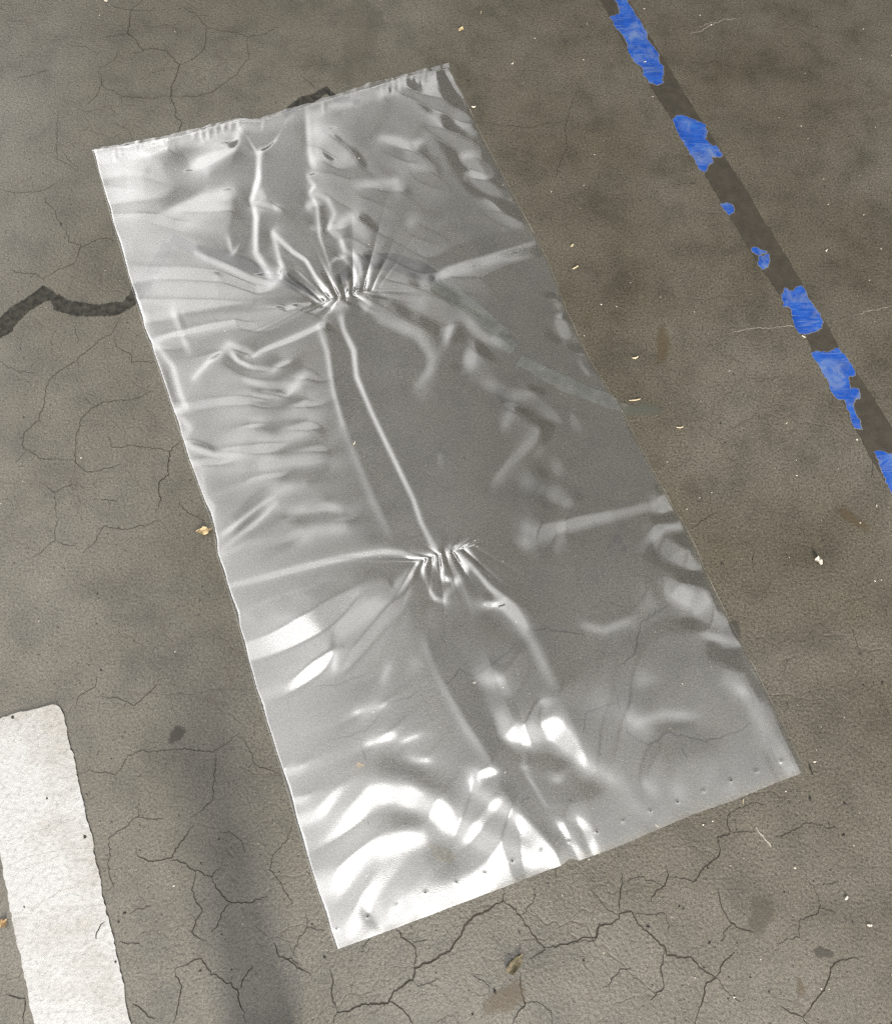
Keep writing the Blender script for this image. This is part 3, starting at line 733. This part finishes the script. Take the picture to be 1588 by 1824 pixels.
Mi = np.linalg.inv(np.array([eu, ev]))          # (d/du, d/dv) -> (d/dx, d/dy)
class Sheet:
    """film on a grid: predicts how bright each point mirrors the added glow panel, and bends to match"""
    def __init__(s, step):
        s.st = step; s.XY = XY[::step, ::step]; s.vw = vw[::step, ::step]; s.T = T[::step, ::step]
        s.n, s.m = s.T.shape
        s.du, s.dv = du * step, dv * step
        s.pad = 64 // step
        s.ky = np.fft.fftfreq(s.n + 2 * s.pad, s.dv)[:, None] * 2 * np.pi
        s.kx = np.fft.rfftfreq(s.m + 2 * s.pad, s.du)[None, :] * 2 * np.pi
        s.den = (s.kx ** 2 + s.ky ** 2 + 15.0 ** 2) * np.exp((s.kx ** 2 + s.ky ** 2) / 3200.0 ** 2)
    def slopes(s, h):
        hv_, hu_ = np.gradient(h, s.dv, s.du)
        return hu_, hv_
    def predict(s, hu_, hv_, b_):
        gx = hu_ * Mi[0, 0] + hv_ * Mi[0, 1]; gy = hu_ * Mi[1, 0] + hv_ * Mi[1, 1]
        il = 1 / np.sqrt(gx * gx + gy * gy + 1)
        nv_ = (-gx * s.vw[..., 0] - gy * s.vw[..., 1] + s.vw[..., 2]) * il
        rz = np.maximum(2 * nv_ * il - s.vw[..., 2], .08)
        qx = s.XY[..., 0] + RH * (-2 * nv_ * gx * il - s.vw[..., 0]) / rz - RC[0]
        qy = s.XY[..., 1] + RH * (-2 * nv_ * gy * il - s.vw[..., 1]) / rz - RC[1]
        P, dx, dy = .055, 0, 0
        for ax, sg_, st_, ln_, pk_ in GLOW:
            x = ((qx * ax[0] + qy * ax[1]) * sg_ - st_) / ln_
            rt = np.sqrt(x * x + b_ * b_)
            u_ = np.minimum((x + rt) / 2, 1.0)
            P = P + pk_ * u_ ** 2.0
            dp = pk_ * 2.0 * u_ * .5 * (1 + x / rt) * sg_ / ln_ * (u_ < .999)
            dx, dy = dx + dp * ax[0], dy + dp * ax[1]
        f = -2 * RH * 1.1
        return P, f * (dx * Mi[0, 0] + dy * Mi[1, 0]), f * (dx * Mi[0, 1] + dy * Mi[1, 1])
    def relax(s, h, its, b0, b1, lr):
        zz_ = np.zeros((s.n, s.m))
        gq, bq = g[::s.st, ::s.st], base[::s.st, ::s.st]
        for i in range(its):
            b_ = b0 + (b1 - b0) * i / max(1, its - 1)
            if i % 8 == 0:                                      # target follows the blur of the mirrored lights
                p0_ = s.predict(zz_, zz_, b_)[0]
                s.T = np.clip(np.minimum(bq, p0_ + .05) * .35 + p0_ * .65 + .95 * gq, .25 * p0_, 1.25)
            hu_, hv_ = s.slopes(h)
            P, gu, gv = s.predict(hu_, hv_, b_)
            e = np.clip(P, 0, 1.25) - s.T
            nrm = gu * gu + gv * gv + 3.0                       # Gauss-Newton step in slope space
            pu = hu_ * .9988 - lr * e * gu / nrm
            pv = hv_ * .9988 - lr * e * gv / nrm
            lim = np.maximum(1, np.hypot(pu, pv) / .24)
            A = np.fft.rfft2(np.pad(pu / lim, s.pad, mode='reflect')); B = np.fft.rfft2(np.pad(pv / lim, s.pad, mode='reflect'))
            h = np.fft.irfft2(-1j * (s.kx * A + s.ky * B) / s.den, (s.n + 2 * s.pad, s.m + 2 * s.pad))[s.pad:-s.pad, s.pad:-s.pad]
            if i % 10 == 0: print('relax', s.st, i, round(float(np.abs(e).mean()), 4))
        return h
T = base
s1_ = Sheet(1)
h = np.zeros((NV, NU))
s2 = Sheet(2)
h2 = s2.relax(h[::2, ::2], 70, .25, .10, .6)
# refine on the full grid
def up(a_):
    xs = np.linspace(0, a_.shape[1] - 1, NU); ys = np.linspace(0, a_.shape[0] - 1, NV)
    t_ = np.stack([np.interp(xs, np.arange(a_.shape[1]), r_) for r_ in a_])
    return np.stack([np.interp(ys, np.arange(a_.shape[0]), t_[:, j]) for j in range(NU)], 1)
h = s1_.relax(up(h2), 14, .10, .08, .5)
print('film height range mm', h.min() * 1000, h.max() * 1000, 'slope', np.percentile(np.abs(np.gradient(h, dv, du)[1]), [50, 90, 99]))
# tight pleats fanning out of the two gathers
def pleats(cx, cy, ax, half, reach, period, amp, seed):
    global h
    ax = np.array(ax, float); L_n = np.linalg.norm(ax); ax /= L_n
    up_ = np.array([ax[1], -ax[0]])
    X, Y = PXX - cx, PYY - cy
    a_, b_ = X * ax[0] + Y * ax[1], X * up_[0] + Y * up_[1]
    bb = np.where(b_ > 0, b_, -b_ * 4.5)
    fa = a_ / (1 + bb / 55)
    r_ = np.random.default_rng(seed)
    ph = np.interp(fa, np.linspace(-half * 1.3, half * 1.3, 24), np.cumsum(r_.uniform(.5, 1.5, 24)) * half * 2.6 / 24 / period * 2 * np.pi)
    xs_ = np.linspace(-half * 1.3, half * 1.3, 15)
    w_ = np.exp(-(fa / half) ** 4) * np.exp(-bb / (reach * np.interp(fa, xs_, r_.uniform(.45, 1.5, 15)))) * np.interp(fa, xs_, r_.uniform(.35, 1.1, 15))
    h += amp * w_ * (np.abs(np.sin(ph / 2)) ** .8 * 2 - 1) * (1 - np.exp(-(bb / 3.0) ** 2) * .4)
pleats(618, 531, (1, -.22), 48, 44, 13, .0024, 1)
pleats(790, 990, (-1, .27), 46, 40, 14, .0026, 5)
uu, vv = np.meshgrid(np.linspace(0, lu, NU), np.linspace(0, lv, NV))
edge = np.minimum(np.minimum(uu, lu - uu), vv)
rw = np.random.default_rng(77)
ewd = lambda: np.interp(np.linspace(0, 1, NV), np.linspace(0, 1, 60), .0030 + .005 * rw.random(60) ** 2.2)[:, None]
edge = np.minimum(uu / ewd(), (lu - uu) / ewd())
win = np.clip(edge, 0, 1); win = np.sqrt(1 - (1 - win) ** 2)
wb_ = np.clip((lv - vv) / .22, 0, 1); wt_ = np.clip(vv / .035, 0, 1); win *= .85 + .15 * wt_ * wt_ * (3 - 2 * wt_)
win *= .7 + .3 * wb_ * wb_ * (3 - 2 * wb_)
z = .0056 + h
s_ = .0012
z = s_ * np.log1p(np.exp(z / s_))
z = .0014 + z * win
# punched vent dimples along the open end
VENT = [(600,1655),(655,1633),(706,1613),(757,1590),(811,1572),(862,1556),(912,1534),(963,1516),(1012,1500),(1061,1482),(1108,1463),(1156,1445),(1204,1429),(1250,1410),(1298,1391),(1344,1374),(1388,1357)]
vent_z = []
for (x, y) in VENT:
    d2 = (PXX - x) ** 2 + (PYY - y) ** 2
    z += .0003 * np.exp(-d2 / 3.5 ** 2)
    i = np.unravel_index(np.argmin(d2), d2.shape)
    vent_z.append((XY[i][0], XY[i][1], max(z[i], .0008)))
z = np.maximum(z, .0014)
front = link('front_film', grid_mesh('front_film', np.concatenate([XY, z[..., None]], -1)), M_FILM, parent=bag)
kb = 5
XYb = XY[::kb, ::kb]
zb_ = .0011 + 0 * XYb[..., 0]
back = link('back_film', grid_mesh('back_film', np.concatenate([XYb, zb_[..., None]], -1)), M_BACK, parent=bag)
for i, p in enumerate(vent_z):
    t = np.linspace(0, 2 * math.pi, 9)[:-1]
    rr = .0009 + .0004 * math.sin(i * 2.3)
    o = link('vent_hole', mesh_from('vent_hole', [(p[0] + math.cos(a_) * rr * (1.25 if k % 2 else .8), p[1] + math.sin(a_) * rr * (1.2 if k % 2 else .7), p[2] + .0004) for k, a_ in enumerate(t)], [tuple(range(8))]), M_CRACK, parent=bag)
# heat-sealed strip along the closed end
TOP2 = [(164,268),(240,252),(300,242),(380,222),(430,211),(462,212),(520,192),(560,182),(640,155),(720,133),(799,113)]
NS = 420
Ta, Tb = curve(TOP, NS), curve(TOP2, NS)
Tb[:, 1] += .0011 * np.convolve(np.random.default_rng(9).normal(size=NS), np.hanning(13) / 6, 'same') * 2
rs = np.random.default_rng(5)
wob = np.convolve(rs.normal(size=NS + 40), np.hanning(9), 'same')[20:-20]
wob2 = np.convolve(rs.normal(size=NS + 40), np.hanning(15), 'same')[20:-20]
env = np.interp(np.linspace(0, 1, NS), [0, .1, .18, .35, .42, .5, .62, .75, .85, 1], [.5, 1, 1.2, 1, .3, .5, .2, .9, 1.2, .6])
rows = []
for k, t in enumerate(np.linspace(0, 1, 9)):
    p = Ta * (1 - t) + Tb * t
    zz = .0021 + .00032 * env * (wob * (1 - t) + wob2 * t) * .8 - .0004 * t
    if k == 0: zz = np.full(NS, .0020)
    if k == 1: zz = np.full(NS, .0027) + .0002 * wob * env
    rows.append(np.concatenate([p, np.maximum(zz, .0015)[:, None]], 1))
link('sealed_seam', grid_mesh('sealed_seam', np.array(rows[::-1])), M_SEAM, parent=bag)

# ------------------------------------------------------------------ litter
def sliver(name, px, py, length, width, ang, mat, label, cat, z=.0012, curl=.002, bend=.0, group=None):
    """a thin curved splinter or straw with thickness"""
    c = gp((px, py)); n = 9
    L = length * .00075; w = width * .00075
    V, Fc = [], []
    for i in range(n):
        t = i / (n - 1) - .5
        x, y = t * L, bend * L * (4 * t * t)
        wd = w * .5 * (1 - (2 * t) ** 4 * .7) * (1 + .25 * math.sin(i * 2.1))
        ca, sa = math.cos(ang), math.sin(ang)
        zz = z + curl * (2 * t) ** 2
        for (dy, dz) in ((-wd, 0), (0, wd * .7), (wd, 0), (0, -min(wd * .5, z * .4))):
            X, Y = x, y + dy
            V.append((c[0] + X * ca - Y * sa, c[1] + X * sa + Y * ca, zz + dz))
    for i in range(n - 1):
        for k in range(4):
            Fc.append((i * 4 + k, i * 4 + (k + 1) % 4, i * 4 + 4 + (k + 1) % 4, i * 4 + 4 + k))
    Fc += [(3, 2, 1, 0), tuple((n - 1) * 4 + k for k in range(4))]
    return link(name, mesh_from(name, V, Fc, True), mat, label=label, cat=cat, group=group)
def scrap(name, px, py, rx, ry, ang, mat, label, cat, z=.0012, curl=.003, seed=0, stem=None, parent=None):
    """crumpled bit of leaf: a jagged sheet with folds and thickness"""
    r = np.random.default_rng(seed)
    n, rings = 22, 4
    c = gp((px, py)); s = .00072
    q = 1 + .28 * r.normal(size=n)
    q = np.clip((q + np.roll(q, 1)) / 2, .45, 1.6)
    V = [(0, 0, z + curl * .4)]; Fc = []
    for k in range(1, rings + 1):
        for i in range(n):
            t = i / n * 2 * math.pi
            x, y = math.cos(t) * rx * s * q[i] * k / rings, math.sin(t) * ry * s * q[i] * k / rings
            V.append((x, y, z + curl * (.3 + .7 * (k / rings) ** 2 * (.5 + .5 * math.sin(t * 3 + seed)) + .25 * r.random())))
    ca, sa = math.cos(ang), math.sin(ang)
    V = [(c[0] + x * ca - y * sa, c[1] + x * sa + y * ca, zz) for x, y, zz in V]
    for i in range(n): Fc.append((0, 1 + i, 1 + (i + 1) % n))
    for k in range(rings - 1):
        for i in range(n):
            a_, b_ = 1 + k * n + i, 1 + k * n + (i + 1) % n
            Fc.append((a_, a_ + n, b_ + n, b_))
    me = mesh_from(name, V, Fc)
    o = link(name, me, mat, label=label, cat=cat)
    md = o.modifiers.new('thickness', 'SOLIDIFY'); md.thickness = .0003
    if stem:
        pm = poly_m(stem); t = np.linspace(0, 1, len(pm))
        Vs, Fs = [], []
        for i, p in enumerate(pm):
            for dx, dz in ((-.0004, 0), (0, .0006), (.0004, 0)):
                Vs.append((p[0] + dx * .5, p[1] + dx, z + .0005 + dz))
        for i in range(len(pm) - 1):
            for k in range(2): Fs.append((i*3+k, i*3+k+1, i*3+4+k, i*3+3+k))
        link('stem', mesh_from('stem', Vs, Fs), M_CRACK, parent=o)
    return o
scrap('leaf_scrap', 364, 947, 11, 8, .3, M_LEAF, 'tan crumpled leaf scrap touching the left edge of the bag', 'leaf', seed=3, curl=.005, stem=[(347,946),(352,949),(358,947)])
scrap('leaf_scrap', 918, 1714, 17, 8, .95, M_OLIVE, 'withered olive brown leaf on the cracks below the bag', 'leaf', seed=8, curl=.004, stem=[(900,1738),(908,1728),(918,1718)])
scrap('leaf_scrap', 821, 54, 7, 5, .2, M_LEAF, 'small tan leaf bit near the top edge above the bag', 'leaf', seed=5)
scrap('leaf_scrap', 6, 1645, 7, 5, .6, M_ORANGE, 'small orange leaf bit at the left edge beside the white line', 'leaf', seed=6)
scrap('leaf_scrap', 785, 1519, 24, 9, -.5, M_OLIVE, 'brown leaf scrap showing through the film near its lower end', 'leaf', z=.0004, curl=.0002, seed=12)
scrap('crumb', 641, 1363, 6, 5, .2, M_ORANGE, 'orange crumb under the lower left film', 'crumb', z=.0004, curl=.0002, seed=14)
scrap('paint_flake', 1456, 1000, 5, 7, .3, M_CHIP, 'white upturned flake on the concrete right of the bag', 'flake', seed=15, curl=.006)
SL = [('straw_sliver',1130,713,24,3,.15,M_STRAW,'straw sliver beside the middle of the bag\'s right edge, above the grey smear',.1),
      ('straw_sliver',1210,762,14,3,.1,M_STRAW,'short straw sliver below the grey smear right of the bag',.3),
      ('straw_sliver',1018,438,9,5,.9,M_STRAW,'stubby straw bit right of the upper fold of the bag',.2),
      ('straw_sliver',1024,477,15,4,.6,M_STRAW,'straw sliver pointing at the right corner of the upper fold',.0),
      ('straw_sliver',1131,638,14,4,.3,M_STRAW,'curled straw bit right of the bag, above the long straw sliver',.5),
      ('wood_chip',843,191,9,4,.0,M_CHIP,'pale chip beside the upper right edge of the bag',.2),
      ('wood_chip',189,2,10,4,-.3,M_CHIP,'pale chip cut by the top edge, upper left',.0),
      ('wood_chip',912,114,6,4,.9,M_CHIP,'pale chip right of the bag\'s top corner',.0),
      ('wood_chip',856,23,10,2,1.5,M_STRAW,'thin upright sliver at the top edge above the bag',.0),
      ('wood_chip',1148,111,6,2,.4,M_CHIP,'white sliver lying on the first blue tape scrap',.0),
      ('wood_chip',1430,600,8,3,-.6,M_CHIP,'white sliver just below the notched blue scrap',.0),
      ('wood_chip',1471,447,7,3,.9,M_CHIP,'curled white chip right of the adhesive track',.5),
      ('wood_chip',1560,902,6,2,1.4,M_CHIP,'white sliver below the last blue scrap',.0),
      ('twig',1443,1372,18,2,-1.4,M_BLACK,'black twig beside the lower right corner of the bag',.15),
      ('twig',892,1083,13,1.6,.35,M_BLACK,'tiny dark twig lying on the film below the second gather',.0),
      ('wood_chip',1506,1600,7,4,.8,M_CHIP,'pale chip at the lower right, right of the oil spot',.2),
      ('wood_chip',1547,1648,8,4,-.1,M_CHIP,'pale chip low at the right edge',.1),
      ('wood_chip',1322,1428,7,2,1.4,M_STRAW,'straw bit against the lower edge of the bag',.0),
      ('wood_chip',1169,1471,7,2,-.7,M_STRAW,'pale sliver touching the middle of the bag\'s lower edge',.0),
      ('straw_sliver',632,795,9,2,1.2,M_CHIP,'pale sliver in the central trough of the film',.0)]
for (nm, x, y, ln, wd, an, mt, lab, bd) in SL:
    zz = .0012
    if nm == 'twig' and x < 900: zz = .013
    if x == 632: zz = .010
    if x in (1148,): zz = .0018
    sliver(nm, x, y, ln, wd, an, mt, lab, 'twig' if nm == 'twig' else ('straw' if nm == 'straw_sliver' else 'chip'), z=zz, bend=bd * .3, curl=.0008)
ribbon('scratch', poly_m([(1345,1473),(1358,1490),(1373,1510)]), .0022, .0004, M_PALE, seed=901, lip=.0004, parent=floor)
for i, pl in enumerate([[(1225,62),(1260,48),(1290,36),(1320,32)], [(1285,595),(1310,590),(1400,580),(1470,588)], [(1520,560),(1588,545)], [(1240,48),(1275,40)]]):
    ribbon('scratch', poly_m(pl), .0009, .0003, M_PALE, seed=910 + i, lip=.0001, parent=floor)
for i, pl in enumerate([[(1005,1165),(1012,1185),(1021,1212),(1027,1208),(1016,1183),(1008,1166)], [(640,1050),(650,1048)]][:1]):
    ribbon('hooked_scratch', poly_m(pl), .0009, .0004, M_OLIVE, seed=930 + i, lip=.0002, parent=floor)
# uncountable grit: pale and dark specks strewn over the floor
def specks(name, mat, n, smin, smax, seed, label, keep):
    r = np.random.default_rng(seed)
    V, Fc = [], []
    tries = 0
    while len(V) < n * 6 and tries < n * 20:
        tries += 1
        px_, py_ = r.uniform(-30, 1620), r.uniform(-30, 1860)
        if not keep(px_, py_, r): continue
        x, y = gp((px_, py_)); s = r.uniform(smin, smax) * (1 if r.random() > .12 else 1.7); an = r.random() * 6.28; st_ = r.uniform(1, 2.2)
        k = len(V); ca, sa = math.cos(an), math.sin(an)
        for (a_, b_, c_) in ((1,0,.3),(-1,0,.3),(0,1,.3),(0,-1,.3),(0,0,.9),(0,0,0)):
            X, Y = a_ * s * st_, b_ * s
            V.append((x + X * ca - Y * sa, y + X * sa + Y * ca, .0002 + c_ * s))
        for f in ((0,2,4),(2,1,4),(1,3,4),(3,0,4),(2,0,5),(1,2,5),(3,1,5),(0,3,5)): Fc.append(tuple(k + q for q in f))
    return link(name, mesh_from(name, V, Fc), mat, label=label, cat='grit', kind='stuff')
specks('pale_grit', M_CHIP, 190, .0003, .0009, 3, 'pale specks of grit strewn over the concrete', lambda x, y, r: r.random() < (1.0 if x > 800 else .35))
specks('dark_grit', M_BLACK, 420, .0004, .0011, 4, 'dark specks of grit strewn over the concrete', lambda x, y, r: r.random() < (1.0 if y > 1000 else .5))
